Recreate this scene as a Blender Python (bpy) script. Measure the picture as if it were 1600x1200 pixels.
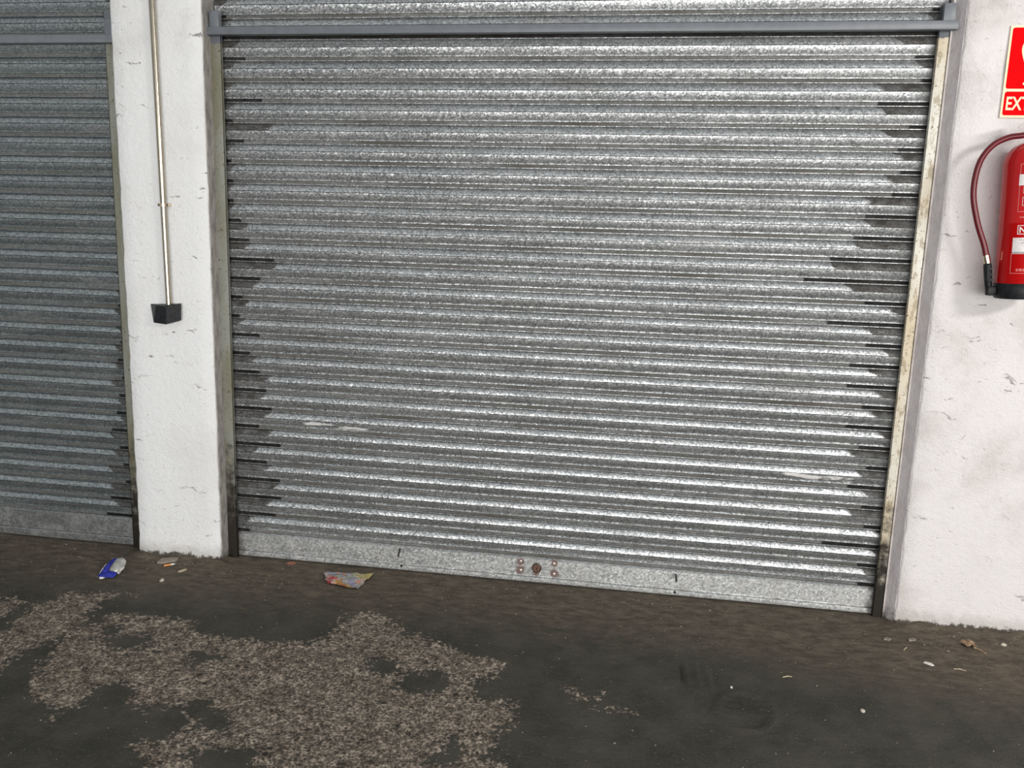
import bpy, bmesh, math, random
import numpy as np
from mathutils import Matrix, Vector, noise

# ------------------------------------------------------------------ camera, world, lights, exposure
S = bpy.context.scene
COL = S.collection
for o in list(bpy.data.objects):
    bpy.data.objects.remove(o)

cam = bpy.data.cameras.new('camera')
cam.sensor_width = 36.0
cam.lens = 1300.0 / 1600.0 * 36.0
cam.clip_start = 0.02
camo = bpy.data.objects.new('camera', cam)
COL.objects.link(camo)
camo.matrix_world = Matrix(((0.98702662, -0.05645211, 0.15030506, 0.0),
                            (0.15800330, 0.17522966, -0.97176619, -3.309),
                            (0.02852034, 0.98290779, 0.18187596, 1.473),
                            (0, 0, 0, 1)))
S.camera = camo

W = bpy.data.worlds.new('world')
S.world = W
W.use_nodes = True
W.node_tree.nodes['Background'].inputs[0].default_value = (0.93, 0.97, 1.0, 1)
W.node_tree.nodes['Background'].inputs[1].default_value = 0.29


def area_light(name, loc, target, sx, sy, power, col):
    l = bpy.data.lights.new(name, 'AREA')
    l.shape = 'RECTANGLE'
    l.size, l.size_y = sx, sy
    l.energy = power
    l.color = col
    o = bpy.data.objects.new(name, l)
    COL.objects.link(o)
    o.location = loc
    d = Vector(target) - Vector(loc)
    o.rotation_euler = d.to_track_quat('-Z', 'Y').to_euler()
    return o


# daylight entering through the wide garage mouth behind the camera, and a ceiling lamp to the right
area_light('garage_mouth_daylight', (1.3, -8.0, 1.15), (0.0, 0.0, 1.15), 7.6, 2.0, 295, (1.0, 0.985, 0.96))
area_light('ceiling_tube_light', (3.4, -3.4, 2.7), (0.6, 0.0, 1.1), 0.9, 0.35, 52, (1.0, 0.96, 0.92))

S.view_settings.view_transform = 'Standard'
S.view_settings.look = 'None'
S.view_settings.gamma = 1.0
S.view_settings.use_curve_mapping = False
S.view_settings.exposure = 0.58

random.seed(7)
rng = np.random.default_rng(7)


# ------------------------------------------------------------------ node helper
class NT:
    def __init__(self, name):
        self.m = bpy.data.materials.new(name)
        self.m.use_nodes = True
        self.t = self.m.node_tree
        self.b = self.t.nodes['Principled BSDF']

    def n(self, typ, **kw):
        nd = self.t.nodes.new(typ)
        for k, v in kw.items():
            setattr(nd, k, v)
        return nd

    def put(self, sock, v):
        if isinstance(v, bpy.types.NodeSocket):
            self.t.links.new(v, sock)
        elif v is not None:
            if sock.type == 'RGBA' and not hasattr(v, '__len__'):
                v = (v, v, v, 1)
            if sock.type == 'RGBA' and len(v) == 3:
                v = (*v, 1)
            sock.default_value = v

    def math(self, op, a, b=None, c=None, clamp=False):
        nd = self.n('ShaderNodeMath', operation=op, use_clamp=clamp)
        for i, v in enumerate((a, b, c)):
            if v is not None:
                self.put(nd.inputs[i], v)
        return nd.outputs[0]

    def vmath(self, op, a, b=None, scale=None):
        nd = self.n('ShaderNodeVectorMath', operation=op)
        self.put(nd.inputs[0], a)
        if b is not None:
            self.put(nd.inputs[1], b)
        if scale is not None:
            self.put(nd.inputs['Scale'], scale)
        return nd.outputs['Value'] if op in ('LENGTH', 'DISTANCE', 'DOT_PRODUCT') else nd.outputs[0]

    def pos(self):
        if not hasattr(self, '_g'):
            self._g = self.n('ShaderNodeNewGeometry')
        return self._g.outputs['Position']

    def nrm(self):
        self.pos()
        return self._g.outputs['Normal']

    def obj(self):
        if not hasattr(self, '_tc'):
            self._tc = self.n('ShaderNodeTexCoord')
        return self._tc.outputs['Object']

    def uv(self):
        self.obj()
        return self._tc.outputs['UV']

    def sep(self, v):
        return self.n('ShaderNodeSeparateXYZ').outputs if False else self._sep(v)

    def _sep(self, v):
        nd = self.n('ShaderNodeSeparateXYZ')
        self.put(nd.inputs[0], v)
        return nd.outputs

    def noise(self, scale, vec=None, detail=4.0, rough=0.55, stretch=None, col=False):
        nd = self.n('ShaderNodeTexNoise')
        v = vec if vec is not None else self.pos()
        if stretch:
            v = self.vmath('MULTIPLY', v, stretch)
        self.put(nd.inputs['Vector'], v)
        nd.inputs['Scale'].default_value = scale
        nd.inputs['Detail'].default_value = detail
        nd.inputs['Roughness'].default_value = rough
        return nd.outputs['Color' if col else 'Fac']

    def voro(self, scale, vec=None, out='Color', feature='F1', stretch=None):
        nd = self.n('ShaderNodeTexVoronoi', feature=feature)
        v = vec if vec is not None else self.pos()
        if stretch:
            v = self.vmath('MULTIPLY', v, stretch)
        self.put(nd.inputs['Vector'], v)
        nd.inputs['Scale'].default_value = scale
        return nd.outputs[out]

    def ramp(self, v, a, b, x=0.0, y=1.0, smooth=True):
        nd = self.n('ShaderNodeMapRange', interpolation_type='SMOOTHSTEP' if smooth else 'LINEAR')
        for i, q in enumerate((v, a, b, x, y)):
            self.put(nd.inputs[i], q)
        return nd.outputs[0]

    def mix(self, f, a, b, blend='MIX'):
        nd = self.n('ShaderNodeMix', data_type='RGBA', blend_type=blend)
        self.put(nd.inputs[0], f)
        self.put(nd.inputs[6], a)
        self.put(nd.inputs[7], b)
        return nd.outputs[2]

    def fmix(self, f, a, b):
        nd = self.n('ShaderNodeMix', data_type='FLOAT')
        self.put(nd.inputs[0], f)
        self.put(nd.inputs[2], a)
        self.put(nd.inputs[3], b)
        return nd.outputs[0]

    def attr(self, name, typ='GEOMETRY'):
        nd = self.n('ShaderNodeAttribute', attribute_type=typ, attribute_name=name)
        return nd.outputs['Fac']

    def bump(self, h, strength=0.5, dist=0.01, normal=None):
        nd = self.n('ShaderNodeBump')
        self.put(nd.inputs['Height'], h)
        nd.inputs['Strength'].default_value = strength
        nd.inputs['Distance'].default_value = dist
        if normal is not None:
            self.put(nd.inputs['Normal'], normal)
        return nd.outputs[0]

    def out(self, color=None, rough=None, metal=None, normal=None, spec=None):
        self.put(self.b.inputs['Base Color'], color)
        self.put(self.b.inputs['Roughness'], rough)
        self.put(self.b.inputs['Metallic'], metal)
        if normal is not None:
            self.put(self.b.inputs['Normal'], normal)
        if spec is not None:
            self.put(self.b.inputs['Specular IOR Level'], spec)
        return self.m


def plain(name, col, rough=0.5, metal=0.0, var=0.12, scale=60.0, bump=0.0):
    m = NT(name)
    f = m.noise(scale)
    c = m.mix(m.ramp(f, 0.3, 0.7), tuple(x * (1 - var) for x in col), tuple(min(1, x * (1 + var)) for x in col))
    nr = m.bump(f, bump, 0.004) if bump else None
    return m.out(c, rough, metal, nr)


# ------------------------------------------------------------------ materials
def spangled(m, lo, hi, tilt, scale=150.0):
    """zinc crystals: per-cell tone and per-cell tilt of the normal"""
    c1 = m.voro(scale, stretch=(0.8, 1.0, 1.0))
    c2 = m.voro(scale * 2.6)
    big = m.noise(3.0, detail=4, stretch=(0.6, 1, 2.0))
    s1 = m._sep(c1)
    tone = m.math('MULTIPLY_ADD', m._sep(c2)[0], 0.4, m.math('MULTIPLY', s1[0], 0.6))
    tone = m.math('MULTIPLY_ADD', m.math('SUBTRACT', big, 0.5), 0.5, tone)
    col = m.mix(m.ramp(tone, 0.15, 0.85), lo, hi)
    t = m.vmath('SUBTRACT', c1, (0.5, 0.5, 0.5))
    t2 = m.vmath('SUBTRACT', c2, (0.5, 0.5, 0.5))
    t = m.vmath('ADD', t, m.vmath('SCALE', t2, scale=0.7))
    nrm = m.vmath('NORMALIZE', m.vmath('ADD', m.nrm(), m.vmath('SCALE', t, scale=tilt)))
    return col, nrm, tone


def mat_slat(name, lo, hi, dusty, grime=0.35):
    m = NT(name)
    col, nrm, tone = spangled(m, lo, hi, 0.17, 210.0)
    u, v, _ = m._sep(m.uv())
    wob = m.math('SUBTRACT', m.noise(26.0, detail=5, stretch=(1, 1, 2.2)), 0.5)
    wob2 = m.math('SUBTRACT', m.noise(9.0, detail=3), 0.5)

    def band(a, b, e=0.012):
        return m.math('MULTIPLY', m.ramp(v, a - e, a + e), m.ramp(v, b + e, b - e))
    strip = m.ramp(v, 0.842, 0.852)
    upper = band(0.06, 0.385)
    lower = band(0.40, 0.79)
    lipdark = band(0.055, 0.115, 0.006)
    # settled dust in the flat strip
    dustc = m.mix(m.noise(30.0, stretch=(0.2, 1, 1)), (0.066, 0.061, 0.053), (0.138, 0.127, 0.110))
    dustf = m.math('MULTIPLY', strip, m.ramp(m.noise(5.0, stretch=(0.5, 1, 3)), 0.2, 0.75, dusty - 0.25, dusty + 0.15))
    dirt2 = m.math('MULTIPLY', m.ramp(m.noise(7.0, detail=6, stretch=(0.35, 1, 2)), 0.46, 0.78), grime)
    dustf = m.math('MAXIMUM', dustf, dirt2)
    col = m.mix(dustf, col, dustc)
    metal = m.math('SUBTRACT', 0.88, m.math('MULTIPLY', dustf, 0.75))
    rough = m.fmix(dustf, m.ramp(tone, 0.0, 1.0, 0.48, 0.38), 0.75)
    # grease and soot stains running in from the guides, and the crossbar's painted shadow, one length per band and slat
    tot_s = tot_u = None
    for side in ('l', 'r'):
        d = u if side == 'l' else m.math('SUBTRACT', m.attr('slat_width', 'OBJECT'), u)
        ls = m.attr('stain_%s_strip' % side, 'OBJECT')  # left strip also carries the crossbar's painted shadow
        lu = m.attr('stain_%s_upper' % side, 'OBJECT')
        slant = m.math('MULTIPLY', m.math('SUBTRACT', v, 0.2), 0.10)
        es = m.math('SUBTRACT', m.math('MULTIPLY_ADD', wob, 0.02, ls), d)
        eu = m.math('SUBTRACT', m.math('SUBTRACT', m.math('MULTIPLY_ADD', wob, 0.06, lu), slant), d)
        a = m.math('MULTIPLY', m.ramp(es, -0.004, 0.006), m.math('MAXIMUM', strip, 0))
        b = m.math('MULTIPLY', m.ramp(eu, -0.006, 0.012), upper)
        el = m.math('SUBTRACT', m.math('MULTIPLY_ADD', wob2, 0.12, m.math('MULTIPLY', lu, 0.35)), d)
        b = m.math('MAXIMUM', b, m.math('MULTIPLY', m.math('MULTIPLY', m.ramp(el, -0.02, 0.03), lower), 0.55))
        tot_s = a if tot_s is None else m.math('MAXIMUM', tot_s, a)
        tot_u = b if tot_u is None else m.math('MAXIMUM', tot_u, b)
    su = m.math('MULTIPLY', tot_u, m.ramp(m.noise(40.0, detail=6, stretch=(0.5, 1, 1)), 0.25, 0.7, 0.97, 0.76))
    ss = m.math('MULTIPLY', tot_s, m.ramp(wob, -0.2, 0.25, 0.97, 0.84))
    col = m.mix(su, col, (0.034, 0.029, 0.023))
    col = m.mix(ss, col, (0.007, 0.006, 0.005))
    st = m.math('MAXIMUM', su, ss)
    metal = m.math('MULTIPLY', metal, m.math('SUBTRACT', 1.0, m.math('MULTIPLY', st, 0.9)))
    rough = m.fmix(st, rough, 0.55)
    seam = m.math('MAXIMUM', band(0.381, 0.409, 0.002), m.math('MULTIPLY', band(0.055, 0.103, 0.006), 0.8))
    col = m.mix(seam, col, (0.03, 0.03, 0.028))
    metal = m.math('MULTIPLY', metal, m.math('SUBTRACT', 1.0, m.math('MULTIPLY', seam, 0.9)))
    # scraped-on white paint (between two points of the slat) and tiny white flecks
    sm = m.math('MULTIPLY', m.ramp(m.math('SUBTRACT', u, m.attr('smear_start', 'OBJECT')), -0.004, 0.02),
                m.ramp(m.math('SUBTRACT', m.attr('smear_end', 'OBJECT'), u), -0.004, 0.03))
    sm = m.math('MULTIPLY', sm, m.ramp(m.math('ABSOLUTE', m.math('ADD', m.math('SUBTRACT', v, m.attr('smear_level', 'OBJECT')), m.math('MULTIPLY', wob2, 0.7))), 0.14, 0.08))
    sm = m.math('MULTIPLY', sm, m.ramp(m.noise(22.0, detail=7, rough=0.7, stretch=(0.3, 1, 1.6)), 0.44, 0.54))
    vd = m.voro(26.0, out='Distance')
    vc = m._sep(m.voro(26.0))[1]
    fl = m.math('MULTIPLY', m.ramp(vd, 0.085, 0.05), m.math('GREATER_THAN', vc, 0.9))
    pt = m.math('MAXIMUM', sm, fl)
    col = m.mix(pt, col, (0.74, 0.72, 0.70))
    metal = m.math('MULTIPLY', metal, m.math('SUBTRACT', 1.0, pt))
    rough = m.fmix(pt, rough, 0.6)
    return m.out(col, rough, metal, nrm, m.fmix(m.math('MAXIMUM', st, dustf), 0.5, 0.12))


def mat_rail(name, main=True):
    m = NT(name)
    col, nrm, tone = spangled(m, (0.42, 0.43, 0.43), (0.74, 0.75, 0.74), 0.10, 170)
    x, y, z = m._sep(m.obj())
    dirt = m.math('MULTIPLY', m.ramp(m.noise(14.0, detail=6), 0.45, 0.75), 0.5)
    col = m.mix(dirt, col, (0.22, 0.20, 0.17))
    # rust haloes around the rivets and under the lock, soot at both ends
    rust = None
    for (px, pz, r) in ((-0.4525, 0.0900, 0.022), (-0.453, 0.0531, 0.026), (-0.3092, 0.0945, 0.021), (-0.3065, 0.0495, 0.025), (-0.384, 0.046, 0.018)):
        dx = m.math('SUBTRACT', x, px)
        dz = m.math('SUBTRACT', z, pz)
        d = m.math('SQRT', m.math('ADD', m.math('MULTIPLY', dx, dx), m.math('MULTIPLY', dz, dz)))
        d = m.math('ADD', d, m.math('MULTIPLY', m.math('SUBTRACT', m.noise(70.0), 0.5), 0.02))
        q = m.ramp(d, r, r * 0.55)
        rust = q if rust is None else m.math('MAXIMUM', rust, q)
    wob = m.math('MULTIPLY', m.math('SUBTRACT', m.noise(18.0, detail=5), 0.5), 0.12)
    e = m.math('MAXIMUM', m.ramp(m.math('ADD', x, wob), 0.93, 0.965), m.ramp(m.math('ADD', x, wob), -1.685, -1.72)) if main else m.ramp(m.math('ADD', x, wob), 1.295, 1.33)
    if not main:
        rust = m.math('MULTIPLY', rust, 0.0)
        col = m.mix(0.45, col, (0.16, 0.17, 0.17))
    col = m.mix(m.math('MULTIPLY', rust, 0.85), col, (0.11, 0.045, 0.025))
    col = m.mix(m.math('MULTIPLY', e, 0.8), col, (0.05, 0.04, 0.03))
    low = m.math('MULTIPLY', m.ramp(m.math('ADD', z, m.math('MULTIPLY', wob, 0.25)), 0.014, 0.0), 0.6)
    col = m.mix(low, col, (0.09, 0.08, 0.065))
    k = m.math('MAXIMUM', m.math('MAXIMUM', rust, e), m.math('MAXIMUM', dirt, low))
    metal = m.math('SUBTRACT', 0.85, m.math('MULTIPLY', k, 0.8))
    return m.out(col, m.fmix(k, 0.42, 0.75), m.math('MAXIMUM', metal, 0.0), nrm)


def mat_guide(name, base, base2, rustk):
    m = NT(name)
    x, y, z = m._sep(m.pos())
    f = m.noise(5.0, detail=5, stretch=(2, 2, 0.6))
    col = m.mix(m.ramp(f, 0.3, 0.7), base, base2)
    sp = m.math('MULTIPLY', m.ramp(m.noise(95.0, detail=7, rough=0.65), 0.575, 0.66), 0.85)
    col = m.mix(sp, col, (0.10, 0.065, 0.03))
    rl = m.ramp(m.noise(26.0, detail=8, rough=0.65, stretch=(2, 2, 0.7)), 0.60 - rustk, 0.72 - rustk)
    col = m.mix(m.math('MULTIPLY', rl, 0.6), col, (0.26, 0.19, 0.09))
    # grime splashed up from the floor
    g = m.math('SUBTRACT', m.math('MULTIPLY_ADD', m.noise(24.0, detail=8, rough=0.7), 0.75, 0.0), m.math('MULTIPLY', z, 0.62))
    gr = m.ramp(g, 0.0, 0.30)
    col = m.mix(gr, col, (0.022, 0.018, 0.013))
    # fresh grey paint on the upper end
    pz = m.math('ADD', z, m.math('MULTIPLY', m.math('SUBTRACT', m.noise(30.0), 0.5), 0.05))
    col = m.mix(m.ramp(pz, 2.172, 2.18), col, (0.135, 0.145, 0.16))
    return m.out(col, 0.55, 0.0, m.bump(m.noise(120.0), 0.25, 0.003))


def mat_plaster(name, base, dirt, patch):
    m = NT(name)
    x, y, z = m._sep(m.pos())
    big = m.noise(3.2, detail=6, rough=0.6)
    col = m.mix(m.math('MULTIPLY', m.ramp(big, 0.47, 0.72), patch), base, dirt)
    # upper corner damp-stained
    up = m.math('MULTIPLY', m.ramp(z, 1.5, 2.3), m.ramp(m.noise(5.0, detail=7, rough=0.65), 0.42, 0.68))
    col = m.mix(m.math('MULTIPLY', up, patch * 1.2), col, tuple(d * 0.85 for d in dirt))
    # dark pin specks, scuffs and scratches
    sp = m.math('MULTIPLY', m.ramp(m.noise(95.0, detail=7, rough=0.75, vec=m.vmath('ADD', m.pos(), m.vmath('SCALE', m.noise(11.0, col=True), scale=0.05))), 0.585, 0.69), m.ramp(m.noise(5.0, detail=5, rough=0.65), 0.42, 0.60))
    sw = m.vmath('ADD', m.pos(), m.vmath('SCALE', m.noise(7.0, col=True), scale=0.12))
    sc = m.math('MULTIPLY', m.ramp(m.noise(16.0, vec=sw, detail=7, rough=0.7, stretch=(0.6, 1, 2.5)), 0.61, 0.66),
                m.ramp(m.noise(4.0, detail=3), 0.42, 0.56))
    col = m.mix(m.math('MULTIPLY', m.math('MAXIMUM', sp, sc), 0.8), col, (0.20, 0.18, 0.17))
    # dirty splash line at the foot
    zz = m.math('ADD', z, m.math('MULTIPLY', m.math('SUBTRACT', m.noise(26.0, detail=7, rough=0.7), 0.5), 0.09))
    col = m.mix(m.math('MULTIPLY', m.ramp(zz, 0.085, 0.03), 0.45), col, (0.36, 0.32, 0.27))
    col = m.mix(m.ramp(zz, 0.030, 0.016), col, (0.085, 0.075, 0.062))
    h = m.math('ADD', m.math('MULTIPLY', m.noise(42.0, detail=8, rough=0.65), 0.6), m.math('MULTIPLY', m.noise(150.0, detail=5), 0.4))
    return m.out(col, 0.85, 0.0, m.bump(h, 0.85, 0.008), spec=0.2)


def mat_jamb(name, base, dirt):
    m = NT(name)
    f = m.noise(40.0, detail=7, rough=0.7, stretch=(1, 1, 0.35))
    col = m.mix(m.ramp(f, 0.38, 0.66), base, dirt)
    z = m._sep(m.pos())[2]
    g = m.math('SUBTRACT', m.math('MULTIPLY', m.noise(30.0, detail=6), 0.3), m.math('MULTIPLY', z, 2.2))
    col = m.mix(m.ramp(g, 0.0, 0.2), col, (0.05, 0.042, 0.034))
    return m.out(col, 0.85, 0.0, m.bump(m.noise(60.0, detail=6), 0.5, 0.006), spec=0.2)


def mat_floor(name):
    m = NT(name)
    x, y, z = m._sep(m.pos())
    P = m.pos()
    sd = m.attr('worn')
    n1 = m.math('SUBTRACT', m.noise(9.0, detail=10, rough=0.72), 0.5)
    n2 = m.math('SUBTRACT', m.noise(60.0, detail=8, rough=0.7), 0.5)
    w = m.math('ADD', sd, m.math('MULTIPLY_ADD', n1, 0.30, m.math('MULTIPLY', n2, 0.24)))
    worn = m.ramp(w, -0.004, 0.012)
    # smooth dark cement skin
    f = m.noise(6.0, detail=8, rough=0.6)
    dark = m.mix(m.ramp(f, 0.3, 0.7), (0.042, 0.041, 0.032), (0.082, 0.077, 0.060))
    fine = m.noise(160.0, detail=4)
    dark = m.mix(m.math('MULTIPLY', m.ramp(fine, 0.42, 0.72), 0.55), dark, (0.105, 0.096, 0.075))
    # brown dust lying along the doors
    dy = m.math('ADD', m.attr('dust'), m.math('MULTIPLY', n1, 0.85))
    du = m.math('MULTIPLY', m.ramp(dy, 0.15, 0.85), 0.9)
    dust = m.mix(m.ramp(m.noise(22.0, detail=9, rough=0.78, stretch=(0.6, 1.3, 1)), 0.34, 0.68), (0.082, 0.065, 0.048), (0.205, 0.165, 0.124))
    dark = m.mix(du, dark, dust)
    gr = m.math('MULTIPLY', m.ramp(m.voro(120.0, out='Distance'), 0.22, 0.12), m.math('GREATER_THAN', m._sep(m.voro(120.0))[0], 0.93))
    dark = m.mix(m.math('MULTIPLY', gr, 0.8), dark, (0.30, 0.27, 0.22))
    # worn area: pale paste with open pores
    pv = m.voro(95.0, vec=m.vmath('ADD', P, m.vmath('SCALE', m.noise(60.0, col=True), scale=0.016)), out='Distance')
    pn = m.noise(150.0, detail=6, rough=0.75)
    pm = m.noise(30.0, detail=4, rough=0.6)
    pore = m.ramp(m.math('ADD', m.math('MULTIPLY_ADD', pv, 0.35, pn), m.math('MULTIPLY', m.math('SUBTRACT', pm, 0.5), 0.55)), 0.77, 0.49, smooth=False)
    pc = m.mix(m.ramp(m.noise(8.0, detail=6, rough=0.65), 0.32, 0.68), (0.40, 0.325, 0.252), (0.62, 0.52, 0.415))
    pc = m.mix(m.ramp(m.noise(220.0, detail=3), 0.35, 0.65), m.mix(0.5, pc, (0.15, 0.12, 0.095)), pc)
    wc = m.mix(pore, pc, (0.05, 0.041, 0.032))
    bigp = m.math('MULTIPLY', m.ramp(m.voro(22.0, out='Distance'), 0.24, 0.14), m.math('GREATER_THAN', m._sep(m.voro(22.0))[1], 0.55))
    wc = m.mix(m.math('MULTIPLY', bigp, 0.75), wc, (0.03, 0.027, 0.022))
    col = m.mix(worn, dark, wc)
    h_d = m.math('ADD', m.math('MULTIPLY', m.noise(26.0, detail=10, rough=0.76, stretch=(0.6, 1.3, 1)), 1.0), m.math('MULTIPLY', fine, 0.3))
    h_w = m.math('MULTIPLY_ADD', pore, -0.8, 0.6)
    h = m.fmix(worn, h_d, h_w)
    return m.out(col, m.fmix(worn, m.fmix(du, 0.7, 0.9), 0.9), 0.0, m.bump(h, 0.8, 0.014), spec=0.25)


M = {}
M['slat'] = mat_slat('galvanised_slat', (0.27, 0.283, 0.287), (0.66, 0.675, 0.68), 0.84)
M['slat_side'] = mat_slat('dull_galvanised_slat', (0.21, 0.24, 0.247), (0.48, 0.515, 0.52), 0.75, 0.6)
M['rail'] = mat_rail('galvanised_rail')
M['rail_side'] = mat_rail('dull_galvanised_rail', False)
M['guide_l'] = mat_guide('olive_grey_guide', (0.185, 0.178, 0.118), (0.275, 0.28, 0.25), 0.03)
M['guide_r'] = mat_guide('cream_guide', (0.60, 0.50, 0.35), (0.72, 0.70, 0.62), 0.09)
M['grey_paint'] = plain('grey_bar_paint', (0.155, 0.168, 0.185), 0.42, 0.0, 0.08, 30)
M['pillar'] = mat_plaster('white_pillar_plaster', (0.86, 0.86, 0.855), (0.66, 0.64, 0.615), 0.3)
M['wall_r'] = mat_plaster('white_wall_plaster', (0.77, 0.735, 0.725), (0.50, 0.46, 0.425), 0.55)
M['jamb_l'] = mat_jamb('rough_grey_jamb', (0.40, 0.375, 0.345), (0.22, 0.20, 0.18))
M['jamb_r'] = mat_jamb('shaded_lilac_jamb', (0.60, 0.56, 0.565), (0.50, 0.46, 0.46))  # darker lilac grey carries the reveal's shade
M['filler'] = mat_jamb('pinkish_mortar', (0.70, 0.64, 0.60), (0.50, 0.44, 0.41))
M['floor'] = mat_floor('worn_garage_floor')
M['steel'] = plain('brushed_conduit_steel', (0.44, 0.39, 0.31), 0.26, 1.0, 0.08, 20)
M['black_plastic'] = plain('black_plastic', (0.013, 0.014, 0.016), 0.45, 0, 0.35, 70, 0.2)
M['black_plastic'].node_tree.nodes['Principled BSDF'].inputs['Specular IOR Level'].default_value = 0.25
M['black_metal'] = plain('blackened_steel', (0.02, 0.02, 0.02), 0.45, 0.3)
M['cut_steel'] = plain('bare_cut_steel', (0.7, 0.68, 0.62), 0.35, 0.9)
M['rivet'] = plain('pale_rivet', (0.85, 0.8, 0.72), 0.35, 0.6)
M['rust'] = plain('rusty_brass', (0.16, 0.085, 0.06), 0.6, 0.4, 0.4, 160)
M['lock_metal'] = plain('dirty_lock_metal', (0.12, 0.10, 0.075), 0.5, 0.5, 0.4, 160)
M['hole'] = plain('dark_hole', (0.006, 0.006, 0.006), 0.9)
M['red'] = plain('red_gloss_paint', (0.50, 0.003, 0.004), 0.2, 0, 0.04, 8)
M['hose'] = plain('dark_red_rubber', (0.13, 0.006, 0.012), 0.35, 0, 0.15, 120)
M['brass'] = plain('pale_brass', (0.72, 0.62, 0.45), 0.28, 1.0)
M['cream'] = plain('cream_luminescent_plate', (0.84, 0.72, 0.48), 0.5, 0, 0.03)
M['sign_red'] = plain('sign_red', (0.78, 0.001, 0.003), 0.7, 0, 0.05, 14)
M['sign_red'].node_tree.nodes['Principled BSDF'].inputs['Specular IOR Level'].default_value = 0.05
M['white_print'] = plain('white_print', (0.78, 0.74, 0.72), 0.5, 0, 0.08, 90)
M['pink_print'] = plain('pale_red_print', (0.75, 0.32, 0.30), 0.5)
M['grey_print'] = plain('grey_print', (0.36, 0.34, 0.34), 0.5)
M['stone'] = plain('grey_brown_stone', (0.26, 0.22, 0.18), 0.9, 0, 0.3, 120, 0.5)
M['pale_stone'] = plain('pale_stone', (0.52, 0.46, 0.38), 0.9, 0, 0.2, 120, 0.4)
M['filter'] = plain('orange_filter_paper', (0.72, 0.30, 0.09), 0.8, 0, 0.2, 300)
M['paper'] = plain('white_paper', (0.78, 0.75, 0.70), 0.8, 0, 0.1, 200)
M['ash'] = plain('grey_ash', (0.30, 0.29, 0.28), 0.9, 0, 0.3, 300)
M['leaf'] = plain('dry_leaf', (0.33, 0.22, 0.13), 0.8, 0, 0.35, 90, 0.4)
M['straw'] = plain('dry_straw', (0.50, 0.41, 0.28), 0.8, 0, 0.2, 90)
M['red_scrap'] = plain('faded_red_paper', (0.30, 0.12, 0.075), 0.8, 0, 0.3, 120)
M['blue_foil'] = plain('blue_foil', (0.022, 0.030, 0.30), 0.32, 0.15, 0.3, 50, 0.3)
M['silver_foil'] = plain('silver_foil', (0.50, 0.49, 0.45), 0.42, 0.5, 0.2, 60, 0.4)


# ------------------------------------------------------------------ mesh helpers
def link(o, parent=None):
    COL.objects.link(o)
    if parent is not None:
        o.parent = parent
    return o


def mesh_obj(name, verts, faces, mat, parent=None, smooth=None, uvs=None, loc=None):
    me = bpy.data.meshes.new(name)
    me.from_pydata([tuple(v) for v in verts], [], faces)
    me.update()
    if mat:
        me.materials.append(mat)
    if uvs is not None:
        ul = me.uv_layers.new(name='UVMap')
        for lp in me.loops:
            ul.data[lp.index].uv = uvs[lp.vertex_index]
    if smooth is not None:
        for p in me.polygons:
            p.use_smooth = True
        me.set_sharp_from_angle(angle=math.radians(smooth))
    o = bpy.data.objects.new(name, me)
    if loc:
        o.location = loc
    return link(o, parent)


def bm_obj(name, bm, mat, parent=None, smooth=None, loc=None):
    me = bpy.data.meshes.new(name)
    bmesh.ops.recalc_face_normals(bm, faces=bm.faces)
    bm.to_mesh(me)
    bm.free()
    me.materials.append(mat)
    if smooth is not None:
        for p in me.polygons:
            p.use_smooth = True
        me.set_sharp_from_angle(angle=math.radians(smooth))
    o = bpy.data.objects.new(name, me)
    if loc:
        o.location = loc
    return link(o, parent)


def add_box(bm, a, b, bev=0.0, seg=2):
    r = bmesh.ops.create_cube(bm, size=1.0)
    vs = r['verts']
    c = [(a[i] + b[i]) / 2 for i in range(3)]
    s = [abs(b[i] - a[i]) for i in range(3)]
    for v in vs:
        v.co = Vector((c[0] + v.co.x * s[0], c[1] + v.co.y * s[1], c[2] + v.co.z * s[2]))
    if bev:
        es = set()
        for v in vs:
            es.update(v.link_edges)
        bmesh.ops.bevel(bm, geom=list(es), offset=bev, segments=seg, affect='EDGES', profile=0.5)


def box(name, a, b, mat, parent=None, bev=0.0, seg=2):
    bm = bmesh.new()
    add_box(bm, a, b, bev, seg)
    return bm_obj(name, bm, mat, parent, smooth=35 if bev else None)


def tube_geo(path, radii, n=12, cap=True):
    path = [Vector(p) for p in path]
    if not hasattr(radii, '__len__'):
        radii = [radii] * len(path)
    verts, faces = [], []
    t0 = (path[1] - path[0]).normalized()
    up = Vector((0, 0, 1)) if abs(t0.z) < 0.9 else Vector((1, 0, 0))
    a = t0.cross(up).normalized()
    for i, p in enumerate(path):
        t = (path[min(i + 1, len(path) - 1)] - path[max(i - 1, 0)]).normalized()
        a = (a - t * a.dot(t)).normalized()
        b = t.cross(a)
        for k in range(n):
            q = 2 * math.pi * k / n
            verts.append(p + (a * math.cos(q) + b * math.sin(q)) * radii[i])
    for i in range(len(path) - 1):
        for k in range(n):
            faces.append((i * n + k, i * n + (k + 1) % n, (i + 1) * n + (k + 1) % n, (i + 1) * n + k))
    if cap:
        faces.append(tuple(range(n - 1, -1, -1)))
        faces.append(tuple((len(path) - 1) * n + k for k in range(n)))
    return verts, faces


def tube(name, path, radii, mat, parent=None, n=12):
    v, f = tube_geo(path, radii, n)
    return mesh_obj(name, v, f, mat, parent, smooth=50)


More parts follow.
